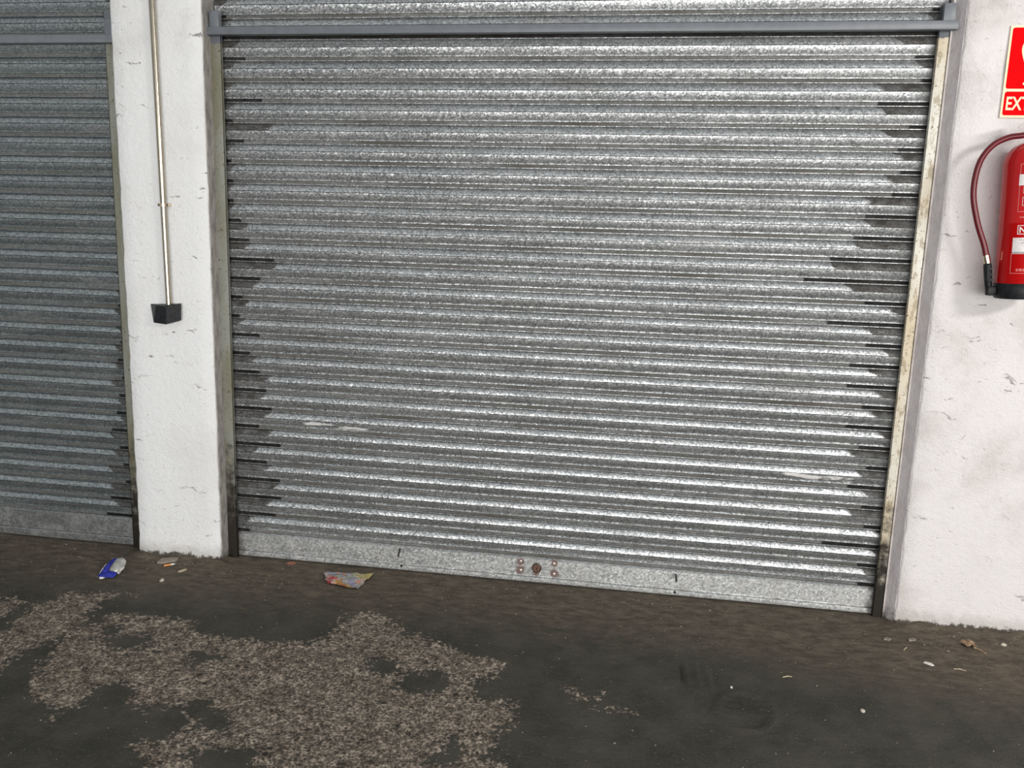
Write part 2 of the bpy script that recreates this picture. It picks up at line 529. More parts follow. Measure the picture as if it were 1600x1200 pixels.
def lathe(name, prof, mat, parent=None, n=48, smooth=40):
    """prof: (radius, z) pairs, bottom to top"""
    verts, faces = [], []
    for r, z in prof:
        for k in range(n):
            q = 2 * math.pi * k / n
            verts.append((r * math.cos(q), r * math.sin(q), z))
    for i in range(len(prof) - 1):
        for k in range(n):
            faces.append((i * n + k, i * n + (k + 1) % n, (i + 1) * n + (k + 1) % n, (i + 1) * n + k))
    faces.append(tuple(range(n - 1, -1, -1)))
    faces.append(tuple((len(prof) - 1) * n + k for k in range(n)))
    return mesh_obj(name, verts, faces, mat, parent, smooth=smooth)


def empty(name, loc, label=None, cat=None, group=None):
    o = bpy.data.objects.new(name, None)
    o.empty_display_size = 0.05
    o.location = loc
    COL.objects.link(o)
    if label:
        o['label'] = label
        o['category'] = cat
    if group:
        o['group'] = group
    return o


def tag(o, label, cat, group=None):
    o['label'] = label
    o['category'] = cat
    if group:
        o['group'] = group
    return o


def struct(o, label=None):
    o['kind'] = 'structure'
    if label:
        o['label'] = label
    return o


def nz(x, y, z=0.0):
    return noise.noise(Vector((x, y, z)))


# ------------------------------------------------------------------ floor
PILLAR_Y = -0.09
WALL_Y = -0.075
BAND = [(-2.224, -0.839), (-2.256, -0.604), (-2.184, -0.517), (-2.012, -0.442), (-1.964, -0.48), (-2.026, -0.582), (-1.971, -0.733), (-1.972, -0.784), (-2.012, -0.913), (-2.029, -1.071), (-2.3, -1.2), (-2.5, -1.0)]
MAIN = [(-1.924, -1.069), (-1.97, -0.904), (-1.971, -0.733), (-1.941, -0.647), (-1.795, -0.587), (-1.661, -0.612), (-1.539, -0.69), (-1.455, -0.707), (-1.304, -0.713), (-1.139, -0.701), (-1.078, -0.615), (-1.078, -0.484), (-1.025, -0.417), (-0.92, -0.421), (-0.781, -0.55), (-0.649, -0.595), (-0.496, -0.656), (-0.397, -0.702), (-0.425, -0.793), (-0.476, -0.864), (-0.421, -0.929), (-0.318, -0.926), (-0.292, -0.993), (-0.338, -1.053), (-0.343, -1.136), (-0.36, -1.201), (-0.29, -1.231), (-0.171, -1.33), (-0.103, -1.67), (-0.914, -1.826), (-1.173, -1.53), (-1.358, -1.373), (-1.349, -1.278), (-1.462, -1.182), (-1.595, -1.192), (-1.667, -1.242), (-1.649, -1.307), (-1.741, -1.258), (-1.843, -1.17)]
SMALL = [(-0.214, -0.797), (-0.159, -0.777), (-0.145, -0.814), (-0.066, -0.817), (-0.069, -0.874), (-0.129, -0.887), (-0.186, -0.83)]
SM2 = [(-0.028, -0.881), (0.012, -0.88), (0.046, -0.894), (0.033, -0.911), (-0.017, -0.9)]
CORN = [(-2.555, -0.582), (-2.299, -0.585), (-2.291, -0.697), (-2.311, -0.858)]
HOLES = [(-1.58, -1.152, 0.07, 0.075), (-1.723, -0.818, 0.065, 0.045), (-1.84, -0.755, 0.023, 0.027), (-1.425, -0.86, 0.033, 0.032), (-1.289, -1.153, 0.028, 0.032), (-1.211, -1.2, 0.047, 0.043), (-1.358, -1.247, 0.093, 0.08), (-0.644, -0.879, 0.07, 0.065), (-0.803, -0.789, 0.047, 0.043), (-0.477, -1.218, 0.037, 0.053), (-1.077, -1.375, 0.116, 0.05)]


def poly_sd(X, Y, poly):
    """signed distance, positive inside"""
    d = np.full(X.shape, 1e9)
    ins = np.zeros(X.shape, bool)
    n = len(poly)
    for i in range(n):
        ax, ay = poly[i]
        bx, by = poly[(i + 1) % n]
        ex, ey = bx - ax, by - ay
        t = np.clip(((X - ax) * ex + (Y - ay) * ey) / (ex * ex + ey * ey), 0, 1)
        d = np.minimum(d, np.hypot(X - ax - t * ex, Y - ay - t * ey))
        c = ((ay > Y) != (by > Y)) & (X < (bx - ax) * (Y - ay) / (by - ay + 1e-12) + ax)
        ins ^= c
    return np.where(ins, d, -d)


def build_floor():
    xs = np.unique(np.round(np.concatenate([np.linspace(-6, -3, 16), np.arange(-3, 1.95, 0.011), np.linspace(1.95, 6.5, 16)]), 4))
    ys = np.unique(np.round(np.concatenate([np.linspace(-9.5, -1.7, 20), np.arange(-1.7, 0.12, 0.011), [0.2, 0.35]]), 4))
    X, Y = np.meshgrid(xs, ys)
    sd = np.maximum.reduce([poly_sd(X, Y, p) for p in (BAND, MAIN, SMALL, SM2, CORN)])
    for hx, hy, rx, ry in HOLES:
        q = np.hypot((X - hx) / rx, (Y - hy) / ry)
        sd = np.minimum(sd, (q - 1) * min(rx, ry))
    sd = np.clip(sd, -0.12, 0.12)
    sd = np.where(sd < 0, sd * 1.25, sd) - 0.004
    # far from the doors the worn skin breaks up the same way
    far = np.array([[nz(x * 0.7, y * 0.7, 3.3) for x in xs] for y in ys]) * 0.3 - 0.05
    blend = np.clip((-1.55 - Y) / 0.4, 0, 1)
    sd = sd * (1 - blend) + far * blend
    dust = np.clip(1.12 + Y * 1.55 + 0.35 * np.clip(X - 0.3, 0, 0.8), 0, 1)
    Z = np.array([[0.006 * nz(x * 1.7, y * 1.7, 0.5) + 0.0022 * nz(x * 9, y * 9, 1.5) + 0.0011 * nz(x * 31, y * 31, 2.5) for x in xs] for y in ys])
    near = np.clip(1 - np.abs(Y) / 0.12, 0, 1)
    Z = Z * (1 - 0.7 * near)
    # cement fillet and swept-up dirt along the foot of both walls
    def fil(x0, x1, yf):
        dx = np.maximum(np.maximum(x0 - X, X - x1), 0)
        dy = np.maximum(yf - Y, 0)
        d = np.hypot(dx, dy)
        j = np.array([[0.5 + nz(x * 11, y * 11, 8.0) for x in xs] for y in ys])
        return (0.008 + 0.016 * np.clip(j, 0, 1.2)) * np.exp(-(d / 0.035) ** 1.6)
    Z += fil(-2.15, -1.79, PILLAR_Y) + fil(1.05, 6.5, WALL_Y)
    # raised lip of the worn band and tyre tread and shoe print pressed into the dust
    Z -= 0.003 * np.clip(sd / 0.03, 0, 1) * (1 - blend)
    a = math.radians(-8)
    u = (X - 0.392) * math.cos(a) + (Y + 0.815) * math.sin(a)
    v = -(X - 0.392) * math.sin(a) + (Y + 0.815) * math.cos(a)
    q = np.hypot(u / 0.085, v / 0.11)
    Z += 0.0050 * np.exp(-((q - 1) / 0.13) ** 2) - 0.0030 * (q < 0.95) * (0.5 + 0.5 * np.sin(v * 190))
    for tx in (0.20, 0.235, 0.272, 0.308):
        g = np.exp(-((X - tx + 0.08 * (Y + 0.61)) / 0.008) ** 2) * np.exp(-((Y + 0.615) / 0.075) ** 4)
        Z += (-0.014 if tx < 0.22 else -0.007) * g
    Z = np.where(Y > -0.03, np.minimum(Z, 0.001), Z)
    ny, nx = X.shape
    verts = np.stack([X, Y, Z], -1).reshape(-1, 3)
    idx = np.arange(nx * ny).reshape(ny, nx)
    faces = np.stack([idx[:-1, :-1], idx[:-1, 1:], idx[1:, 1:], idx[1:, :-1]], -1).reshape(-1, 4)
    me = bpy.data.meshes.new('floor')
    me.from_pydata(verts.tolist(), [], faces.tolist())
    for nm, arr in (('worn', sd), ('dust', dust)):
        at = me.attributes.new(nm, 'FLOAT', 'POINT')
        at.data.foreach_set('value', arr.reshape(-1).astype(np.float32))
    me.polygons.foreach_set('use_smooth', np.ones(len(me.polygons), bool))
    me.materials.append(M['floor'])
    o = link(bpy.data.objects.new('floor', me))
    struct(o, 'dark dusty cement floor with a pale worn patch')

    def height(x, y):
        i = int(np.clip(np.searchsorted(ys, y), 0, ny - 1))
        j = int(np.clip(np.searchsorted(xs, x), 0, nx - 1))
        return float(Z[i, j])
    return height


FZ = build_floor()


# ------------------------------------------------------------------ walls
def plaster_block(name, x0, x1, yf, z0, z1, mat, jit, edge_l=True, edge_r=True, yb=0.30, skirt=0.0):
    """solid wall pier with an uneven hand-plastered front and worn corners"""
    nzs = max(2, int((z1 - z0) / 0.025))
    loop = []
    r = 0.010
    cols = [(x0, yb), (x0, 0.0), (x0, yf + 2 * r), (x0 + r * 0.3, yf + r * 0.7), (x0 + r, yf + 0.002)]
    nxs = max(3, int((x1 - x0) / 0.05))
    cols += [(x0 + r + (x1 - x0 - 2 * r) * k / nxs, yf) for k in range(1, nxs)]
    cols += [(x1 - r, yf + 0.002), (x1 - r * 0.3, yf + r * 0.7), (x1, yf + 2 * r), (x1, 0.0), (x1, yb)]
    verts, faces = [], []
    for i in range(nzs + 1):
        z = z0 + (z1 - z0) * i / nzs
        for k, (x, y) in enumerate(cols):
            if 1 < k < len(cols) - 2:
                dx = jit * nz(x * 6, z * 7, 3.0 + y) + jit * 0.6 * nz(x * 23, z * 25, 5.0)
                s = skirt * math.exp(-max(z, 0) / 0.03) * (1 + 0.5 * nz(x * 14, 2.0, 0))
                y2 = y + jit * 0.8 * nz(x * 9, z * 8, 9.0) - s
                xe = 0.0
                if k < 5 or k > len(cols) - 6:
                    xe = jit * 0.9 * nz(z * 16, k * 0.01, 4.0)
                verts.append((x + xe + dx * 0.3, y2, z))
            else:
                verts.append((x, y, z))
    n = len(cols)
    for i in range(nzs):
        for k in range(n - 1):
            faces.append((i * n + k, i * n + k + 1, (i + 1) * n + k + 1, (i + 1) * n + k))
        faces.append((i * n + n - 1, i * n, (i + 1) * n, (i + 1) * n + n - 1))
    faces.append(tuple(range(n - 1, -1, -1)))
    faces.append(tuple(nzs * n + k for k in range(n)))
    return mesh_obj(name, verts, faces, mat, smooth=50)


pl = plaster_block('wall_left', -2.163, -1.772, PILLAR_Y, -0.03, 2.75, M['pillar'], 0.004, skirt=0.014)
struct(pl, 'narrow white plastered pier between the two shutters')
wr = plaster_block('wall_right', 1.037, 6.4, WALL_Y, -0.03, 2.75, M['wall_r'], 0.005, skirt=0.008)
struct(wr, 'white plastered wall with the extinguisher')
struct(box('wall_above', (-5.2, -0.08, 2.75), (6.4, 0.30, 3.1), M['pillar']))
struct(box('wall_back', (-5.2, 0.14, -0.03), (1.037, 0.30, 2.75), M['hole']))

# rough door reveals: unpainted plaster at left, shade painted as lilac grey at right
jl = box('trim_1', (-1.7735, -0.078, 0.0), (-1.768, 0.10, 2.75), M['jamb_l'])
struct(jl, 'rough unpainted reveal of the left pier')
jv = [(1.0375, -0.066), (1.0095, -0.021), (1.0095, 0.10), (1.045, 0.10), (1.045, -0.066)]
jr = mesh_obj('trim_2', [(x, y, z) for z in (0.0, 2.75) for x, y in jv], [(0, 1, 6, 5), (1, 2, 7, 6), (2, 3, 8, 7), (3, 4, 9, 8), (4, 0, 5, 9), (4, 3, 2, 1, 0), (5, 6, 7, 8, 9)], M['jamb_r'])
struct(jr, 'splayed reveal of the right wall, shade painted lilac-grey')
fr = box('trim_3', (1.006, -0.027, 0.0), (1.0125, 0.02, 2.75), M['filler'], bev=0.002)
struct(fr, 'thin mortar bead between guide and reveal')

# ------------------------------------------------------------------ roller shutters
PITCH = 0.08
SEAM0 = 2.3224
# slat profile: (s, y) with s = 0 at the top lip, 1 at the foot of the flat strip; y = 0 is the crest
PROFILE = [(0.000, 0.0080), (0.004, 0.0060), (0.014, 0.0048), (0.034, 0.0048), (0.046, 0.0064), (0.054, 0.0100),
           (0.060, 0.0140), (0.098, 0.0140), (0.104, 0.0104), (0.125, 0.0088), (0.16, 0.0066), (0.21, 0.0043), (0.26, 0.0026), (0.31, 0.0014),
           (0.355, 0.0007), (0.378, 0.0004), (0.381, 0.0060), (0.409, 0.0060), (0.412, 0.0004), (0.44, 0.0007), (0.49, 0.0016), (0.55, 0.0030), (0.61, 0.0048), (0.67, 0.0069),
           (0.73, 0.0093), (0.775, 0.0112), (0.786, 0.0116), (0.794, 0.0096), (0.804, 0.0084), (0.828, 0.0084), (0.838, 0.0100), (0.846, 0.0130),
           (0.856, 0.0134), (1.02, 0.0134)]


def slat_mesh(name, width, mat, curl=0.0):
    us = [0.0, 0.012, 0.03, 0.06, 0.10, 0.15, width * 0.25, width * 0.5, width * 0.75, width - 0.15, width - 0.10, width - 0.06, width - 0.03, width - 0.012, width]
    verts, uvs, faces = [], [], []
    n = len(PROFILE)
    for u in us:
        e = math.exp(-min(u, width - u) / 0.035)
        for s, y in PROFILE:
            up = curl * e if s < 0.055 else 0.0
            dent = 0.0006 * nz(u * 2.3, s * 2.0, width)
            verts.append((u, y + dent - (0.002 * e if curl and s < 0.055 else 0), -s * PITCH + up))
            uvs.append((u, s))
    for i in range(len(us) - 1):
        for k in range(n - 1):
            faces.append((i * n + k, i * n + k + 1, (i + 1) * n + k + 1, (i + 1) * n + k))
    me = bpy.data.meshes.new(name)
    me.from_pydata(verts, [], faces)
    me.materials.append(mat)
    ul = me.uv_layers.new(name='UVMap')
    for lp in me.loops:
        ul.data[lp.index].uv = uvs[lp.vertex_index]
    for p in me.polygons:
        p.use_smooth = True
    me.set_sharp_from_angle(angle=math.radians(28))
    me.update()
    return me


# lengths of stains and of the painted crossbar shadow in pixels of the photograph (about 400 per metre): left strip, left upper, right strip, right upper
STAINS_BAR_SHADE = {1: (1300, 8, 0, 12), 2: (38, 23, 28, 50), 3: (0, 18, 15, 20), 4: (67, 10, 73, 69), 5: (13, 12, 25, 63), 6: (32, 80, 37, 55), 7: (9, 10, 30, 32), 8: (11, 9, 39, 43),  # first entry: crossbar's shadow painted black along the whole strip
          9: (10, 8, 72, 70), 10: (23, 9, 85, 68), 11: (36, 31, 118, 82), 12: (80, 33, 154, 110), 13: (54, 83, 62, 83), 14: (21, 45, 113, 20), 15: (15, 28, 53, 50),
          16: (51, 16, 73, 20), 17: (32, 0, 75, 36), 18: (48, 38, 48, 26), 19: (61, 62, 70, 30), 20: (70, 52, 46, 15), 21: (46, 62, 33, 56), 22: (85, 67, 58, 42),
          23: (58, 38, 33, 25), 24: (82, 57, 27, 48), 25: (83, 74, 87, 0), 26: (72, 60, 30, 5), 27: (22, 23, 27, 18)}


def add_slats(root, x0, x1, seam0, ks, mat, stains, vis_l, vis_r):  # stains may include the crossbar's painted shadow
    width = x1 - x0
    me = slat_mesh('slat', width, mat)
    me_curl = slat_mesh('slat_curled', width, mat, 0.007)
    for k in ks:
        o = bpy.data.objects.new('slat', me_curl if k == 3 and stains is STAINS_BAR_SHADE else me)
        # the seam sits at s = 0.395
        o.location = (x0 - root.location.x, -root.location.y + 0.0004 * nz(k * 3.1, 0.3), seam0 - k * PITCH + 0.395 * PITCH - root.location.z)
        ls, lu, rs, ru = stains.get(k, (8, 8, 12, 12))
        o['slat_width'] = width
        o['stain_l_strip'] = vis_l + ls / 405.0  # on the slat under the crossbar this length is painted shadow
        o['stain_l_upper'] = vis_l + lu / 405.0 + 0.012
        o['stain_r_strip'] = vis_r + rs / 405.0
        o['stain_r_upper'] = vis_r + ru / 405.0 + 0.012
        o['smear_start'], o['smear_end'], o['smear_level'] = -5.0, -6.0, 0.5
        if stains is STAINS_BAR_SHADE and k == 22:
            o['smear_start'], o['smear_end'], o['smear_level'] = 0.58 - x0, 0.86 - x0, 0.55
        if stains is STAINS_BAR_SHADE and k == 21:
            o['smear_start'], o['smear_end'], o['smear_level'] = -1.42 - x0, -1.12 - x0, 0.62
        link(o, root)


def guide(name, x0, x1, yf, z1, mat, parent, ox, inner):
    """steel U channel: front flange, back flange and web; 'inner' is the side the curtain enters from"""
    bm = bmesh.new()
    t = 0.004
    add_box(bm, (x0 - ox, yf, 0.0), (x1 - ox, yf + t, z1), 0.0012)
    add_box(bm, (x0 - ox, 0.050, 0.0), (x1 - ox, 0.054, z1), 0.0012)
    wx = (x0, x0 + t) if inner > 0 else (x1 - t, x1)
    add_box(bm, (wx[0] - ox, yf, 0.0), (wx[1] - ox, 0.054, z1), 0.0012)
    # folded return lip on the entering edge
    lx = (x1 - t, x1) if inner > 0 else (x0, x0 + t)
    add_box(bm, (lx[0] - ox, yf, 0.0), (lx[1] - ox, yf + 0.012, z1), 0.0012)
    return bm_obj(name, bm, mat, parent, smooth=35)


def bottom_rail(root, x0, x1, ztop, zcrease, mat, ox):
    """galvanised sheet: flat band, bent-out lip below"""
    prof = [(0.010, ztop + 0.004), (0.002, ztop), (-0.002, ztop - 0.003), (-0.003, zcrease + 0.004), (0.003, zcrease + 0.002), (0.003, zcrease - 0.002),
            (-0.006, zcrease - 0.0035), (-0.0082, zcrease - 0.006), (-0.0090, 0.012), (-0.0085, 0.007), (-0.004, 0.003), (0.012, 0.003)]
    us = np.linspace(x0, x1, 40)
    verts, faces = [], []
    n = len(prof)
    for u in us:
        for y, z in prof:
            w = 0.0012 * nz(u * 2.0, z * 20, 1.0)
            verts.append((u - ox, y + w, z + 0.0015 * nz(u * 1.3, 0.0, 6.0)))
    for i in range(len(us) - 1):
        for k in range(n - 1):
            faces.append((i * n + k, i * n + k + 1, (i + 1) * n + k + 1, (i + 1) * n + k))
    return mesh_obj('bottom_rail', verts, faces, mat, root, smooth=30)


# ---- main shutter
ROOT_X = -0.38
sh = empty('roller_shutter', (ROOT_X, 0, 0), 'wide galvanised roller shutter with lock and bottom rail between white pier and wall', 'roller shutter')
add_slats(sh, -1.760, 1.000, SEAM0, range(-4, 28), M['slat'], STAINS_BAR_SHADE, 0.026, 0.026)
rl = bottom_rail(sh, -1.745, 0.985, 0.1085, 0.030, M['rail'], 0.0)
rl.location.x = -ROOT_X     # keeps object coordinates equal to world x for the rust pattern
rl.parent = sh
guide('guide_rail', -1.771, -1.724, -0.024, 2.29, M['guide_l'], sh, ROOT_X, 1)['label'] = 'olive-grey guide rail, sooty at the foot'
guide('guide_rail', 0.968, 1.006, -0.024, 2.285, M['guide_r'], sh, ROOT_X, -1)['label'] = 'cream rust-freckled guide rail'
cb = box('crossbar', (-1.770 - ROOT_X, -0.056, 2.1995), (1.022 - ROOT_X, -0.026, 2.229), M['grey_paint'], sh, bev=0.002)
cb['label'] = 'grey painted horizontal bar'
for (a, b, zt) in ((-1.757, -1.718, 2.292), (0.971, 1.010, 2.287)):
    box('bar_bracket', (a - ROOT_X, -0.050, 2.2295), (b - ROOT_X, -0.0245, zt), M['grey_paint'], sh, bev=0.002)
# lock barrel, rivets, pull pins and holes of the bottom rail
lock = tube('lock_cylinder', [(-0.382 - ROOT_X, 0.004, 0.071), (-0.382 - ROOT_X, -0.012, 0.071)], 0.0155, M['rust'], sh, 24)
lp = [(0.0165, -0.003), (0.0205, -0.003), (0.0205, -0.014), (0.018, -0.016), (0.0165, -0.013)]
vv, ff = [], []
for k in range(28):
    q = 2 * math.pi * k / 28
    for r, y in lp:
        vv.append((-0.382 - ROOT_X + r * math.cos(q), y, 0.071 + r * math.sin(q)))
for k in range(28):
    for j in range(5):
        ff.append((k * 5 + j, k * 5 + (j + 1) % 5, ((k + 1) % 28) * 5 + (j + 1) % 5, ((k + 1) % 28) * 5 + j))
mesh_obj('lock_ring', vv, ff, M['lock_metal'], sh, smooth=40)
box('keyhole', (-0.3835 - ROOT_X, -0.0126, 0.062), (-0.3805 - ROOT_X, -0.0118, 0.074), M['hole'], lock)
for (x, z) in ((-0.4513, 0.0934), (-0.4500, 0.0531), (-0.3092, 0.0952), (-0.3075, 0.0495)):
    tube('rivet', [(x - ROOT_X, 0, z), (x - ROOT_X, -0.005, z), (x - ROOT_X, -0.007, z)], [0.0055, 0.0055, 0.003], M['rivet'], sh, 12)
for (x, z, dx, dz) in ((-0.9827, 0.0995, 0.016, -0.005), (0.1957, 0.0951, 0.0, 0.0)):
    a = Vector((x - ROOT_X, 0.0, z))
    b = Vector((x - ROOT_X + dx, -0.082, z + dz))
    p = tube('pull_pin', [a, b], 0.0042, M['black_metal'], sh, 12)
    tube('pin_tip', [b, b + (b - a).normalized() * 0.004], 0.0036, M['cut_steel'], p, 12)
for (x, z) in ((-0.9738, 0.0235), (0.1953, 0.0195)):
    tube('rail_hole', [(x - ROOT_X, -0.004, z), (x - ROOT_X, -0.0098, z)], 0.0052, M['hole'], sh, 14)
# bullet-like hole in an upper slat
tube('slat_hole', [(-1.397 - ROOT_X, 0.018, 2.040), (-1.397 - ROOT_X, 0.0122, 2.040)], 0.004, M['hole'], sh, 12)

# ---- side shutter
LX = -3.55
STAIN2 = {k: (5, 5, max(2, 4 + (max(k, 0) / 27.0) ** 2.5 * 52 * (0.4 + random.random())), max(2, 3 + (max(k, 0) / 27.0) ** 2.5 * 60 * (0.3 + random.random()))) for k in range(-4, 30)}
sh2 = empty('roller_shutter', (LX, 0, 0), 'dull bluish roller shutter left of the white pier, cut off by the frame', 'roller shutter')
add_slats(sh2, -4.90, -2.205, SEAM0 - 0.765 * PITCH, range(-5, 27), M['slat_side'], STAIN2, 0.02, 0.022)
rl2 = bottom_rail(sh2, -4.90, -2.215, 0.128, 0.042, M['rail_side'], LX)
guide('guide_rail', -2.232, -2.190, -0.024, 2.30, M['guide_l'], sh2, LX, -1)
guide('guide_rail', -4.92, -4.88, -0.024, 2.30, M['guide_l'], sh2, LX, 1)
box('crossbar', (-4.92 - LX, -0.056, 2.172), (-2.178 - LX, -0.026, 2.203), M['grey_paint'], sh2, bev=0.002)
box('bar_bracket', (-2.214 - LX, -0.050, 2.2035), (-2.180 - LX, -0.0245, 2.262), M['grey_paint'], sh2, bev=0.002)

# ------------------------------------------------------------------ conduit and hood on the pier
cd = empty('steel_conduit', (-1.947, -0.11, 1.12), 'thin steel conduit running down the white pier into the black hood', 'conduit')
def cl(x, y, z):
    return (x + 1.947, y + 0.11, z - 1.12)
CA, CB_ = Vector((-1.949, -0.110, 1.12)), Vector((-1.9665, -0.110, 2.74))
tube('pipe', [cl(*CA), cl(*((CA + CB_) / 2)), cl(*CB_)], 0.0122, M['steel'], cd, 20)
def on_pipe(z):
    return CA + (CB_ - CA) * ((z - CA.z) / (CB_.z - CA.z))
q0, q1 = on_pipe(2.318), on_pipe(2.37)
tube('coupling', [cl(*q0), cl(*q1)], 0.0155, M['steel'], cd, 20)
pc = on_pipe(1.533)
bm = bmesh.new()
for k in range(12):
    a0, a1 = math.pi * k / 12, math.pi * (k + 1) / 12
    q = [bm.verts.new(cl(pc.x + r * math.cos(a), pc.y - r * math.sin(a) * 1.0, pc.z + dz)) for a in (a0, a1) for r in (0.0124, 0.0144) for dz in (-0.006, 0.006)]
    for f in ((0, 1, 5, 4), (2, 6, 7, 3), (0, 4, 6, 2), (1, 3, 7, 5)):
        bm.faces.new([q[i] for i in f])
for s in (-1, 1):
    xa, xb = sorted((pc.x + s * 0.0115, pc.x + s * 0.025))
    a, b = cl(xa, -0.112, pc.z - 0.006), cl(xb, PILLAR_Y - 0.001, pc.z + 0.006)
    add_box(bm, a, b, 0.002)
clip = bm_obj('clip', bm, M['brass'], cd, smooth=40)
for s in (-1, 1):
    tube('screw', [cl(pc.x + s * 0.0185, -0.112, pc.z), cl(pc.x + s * 0.0185, -0.1155, pc.z)], 0.0032, M['rust'], clip, 10)

# black hood: slanted sides meeting in a forward ridge
hx, hy, hz = -1.96, PILLAR_Y - 0.0015, 1.092
bk = [(-2.045, 1.125), (-1.912, 1.130), (-1.913, 1.060), (-2.032, 1.050)]
fr_ = [(-1.9960, -0.130, 1.124), (-1.9445, -0.140, 1.1215), (-1.8965, -0.105, 1.134), (-1.9005, -0.105, 1.0625), (-1.9485, -0.140, 1.0465), (-2.0105, -0.130, 1.051)]
vb = [(x - hx, 0.0, z - hz) for x, z in bk] + [(x - hx, y - hy, z - hz) for x, y, z in fr_]
fb = [(0, 3, 9, 4), (4, 9, 8, 5), (5, 8, 7, 6), (6, 7, 2, 1), (0, 4, 5, 6, 1), (3, 2, 7, 8, 9), (0, 1, 2, 3)]
bm = bmesh.new()
bv = [bm.verts.new(v) for v in vb]
for f in fb:
    bm.faces.new([bv[i] for i in f])
bmesh.ops.recalc_face_normals(bm, faces=bm.faces)
bmesh.ops.bevel(bm, geom=list(bm.edges), offset=0.0016, segments=2, affect='EDGES')
hood = bm_obj('sensor_hood', bm, M['black_plastic'], smooth=35, loc=(hx, hy, hz))
tag(hood, 'small black wedge-shaped plastic hood at the end of the conduit', 'hood')


# ------------------------------------------------------------------ sign
def text_mesh(body, size, depth=0.0004, offset=0.0, xs=1.0):
    cu = bpy.data.curves.new('lettering', 'FONT')
    cu.body = body
    cu.size = size
    cu.extrude = depth
    cu.offset = offset
    cu.resolution_u = 4
    o = bpy.data.objects.new('tmp', cu)
    COL.objects.link(o)
    bpy.context.view_layer.update()
    me = bpy.data.meshes.new_from_object(o.evaluated_get(bpy.context.evaluated_depsgraph_get()))
    bpy.data.objects.remove(o)
    for v in me.vertices:
        v.co.x *= xs
    return me


def rounded(x0, x1, z0, z1, r, n=6):
    pts = []
    for cx, cz, a in ((x1 - r, z1 - r, 0), (x0 + r, z1 - r, 90), (x0 + r, z0 + r, 180), (x1 - r, z0 + r, 270)):
        for k in range(n + 1):
            q = math.radians(a + 90 * k / n)
            pts.append((cx + r * math.cos(q), cz + r * math.sin(q)))
    return pts


def slab(name, pts, y0, y1, mat, parent):
    n = len(pts)
    v = [(x, y0, z) for x, z in pts] + [(x, y1, z) for x, z in pts]
    f = [tuple(range(n)), tuple(range(2 * n - 1, n - 1, -1))] + [(i, i + n, (i + 1) % n + n, (i + 1) % n) for i in range(n)]
    return mesh_obj(name, v, f, mat, parent)


SW, SHT = 0.238, 0.301
sg = empty('fire_sign', (1.1805, WALL_Y - 0.004, 1.9035), 'red and cream extinguisher sign lettered EXTINTOR on the right wall', 'sign')
slab('plate', rounded(0, SW, 0, SHT, 0.002), 0.0, -0.003, M['cream'], sg)
slab('picture_panel', rounded(0.007, SW - 0.007, 0.0955, SHT - 0.007, 0.008), -0.003, -0.0036, M['sign_red'], sg)
slab('word_panel', rounded(0.007, SW - 0.007, 0.008, 0.0865, 0.008), -0.003, -0.0036, M['sign_red'], sg)
me = text_mesh('EXTINTOR', 0.0635, 0.0004, 0.0012, 1.0)
xmin = min(v.co.x for v in me.vertices)
xmax = max(v.co.x for v in me.vertices)
zmin = min(v.co.y for v in me.vertices)
zmax = max(v.co.y for v in me.vertices)
for v in me.vertices:
    x = (v.co.x - xmin) / (xmax - xmin)
    z = (v.co.y - zmin) / (zmax - zmin)
    v.co = (0.015 + x * (SW - 0.030), -0.0040 - v.co.z, 0.0245 + z * 0.0455)
me.materials.append(M['cream'])
link(bpy.data.objects.new('lettering', me), sg)
# pictogram: cylinder with hose loop and flames
def spline(pts, n=8):
    out = []
    P = [Vector(p) for p in pts]
    for i in range(len(P) - 1):
        p0, p1, p2, p3 = P[max(i - 1, 0)], P[i], P[i + 1], P[min(i + 2, len(P) - 1)]
        for k in range(n):
            t = k / n
            out.append(0.5 * ((2 * p1) + (-p0 + p2) * t + (2 * p0 - 5 * p1 + 4 * p2 - p3) * t * t + (-p0 + 3 * p1 - 3 * p2 + p3) * t ** 3))
    out.append(P[-1])
    return out


def ribbon(name, pts, w, parent, mat):
    P = spline([(x, 0, z) for x, z in pts])
    v, f = [], []
    for i, p in enumerate(P):
        t = (P[min(i + 1, len(P) - 1)] - P[max(i - 1, 0)]).normalized()
        s = Vector((-t.z, 0, t.x)) * w / 2
        for y in (-0.0036, -0.0044):
            v += [(p.x + s.x, y, p.z + s.z), (p.x - s.x, y, p.z - s.z)]
    for i in range(len(P) - 1):
        a, b = i * 4, i * 4 + 4
        f += [(a + 2, b + 2, b + 3, a + 3), (a, b, b + 2, a + 2), (a + 1, a + 3, b + 3, b + 1)]
    return mesh_obj(name, v, f, mat, parent)


ribbon('pictogram_hose', [(0.108, 0.262), (0.078, 0.262), (0.053, 0.245), (0.047, 0.222), (0.056, 0.190), (0.068, 0.165)], 0.0075, sg, M['cream'])
slab('pictogram_cylinder', rounded(0.100, 0.160, 0.122, 0.235, 0.016), -0.0036, -0.0044, M['cream'], sg)
slab('pictogram_valve', rounded(0.112, 0.170, 0.242, 0.270, 0.006), -0.0036, -0.0044, M['cream'], sg)
slab('pictogram_foot', rounded(0.060, 0.200, 0.108, 0.116, 0.002), -0.0036, -0.0044, M['cream'], sg)
slab('pictogram_flame', [(0.176, 0.126), (0.196, 0.122), (0.212, 0.130), (0.215, 0.155), (0.204, 0.176), (0.202, 0.205), (0.189, 0.182), (0.182, 0.195), (0.171, 0.160), (0.169, 0.138)], -0.0036, -0.0044, M['cream'], sg)

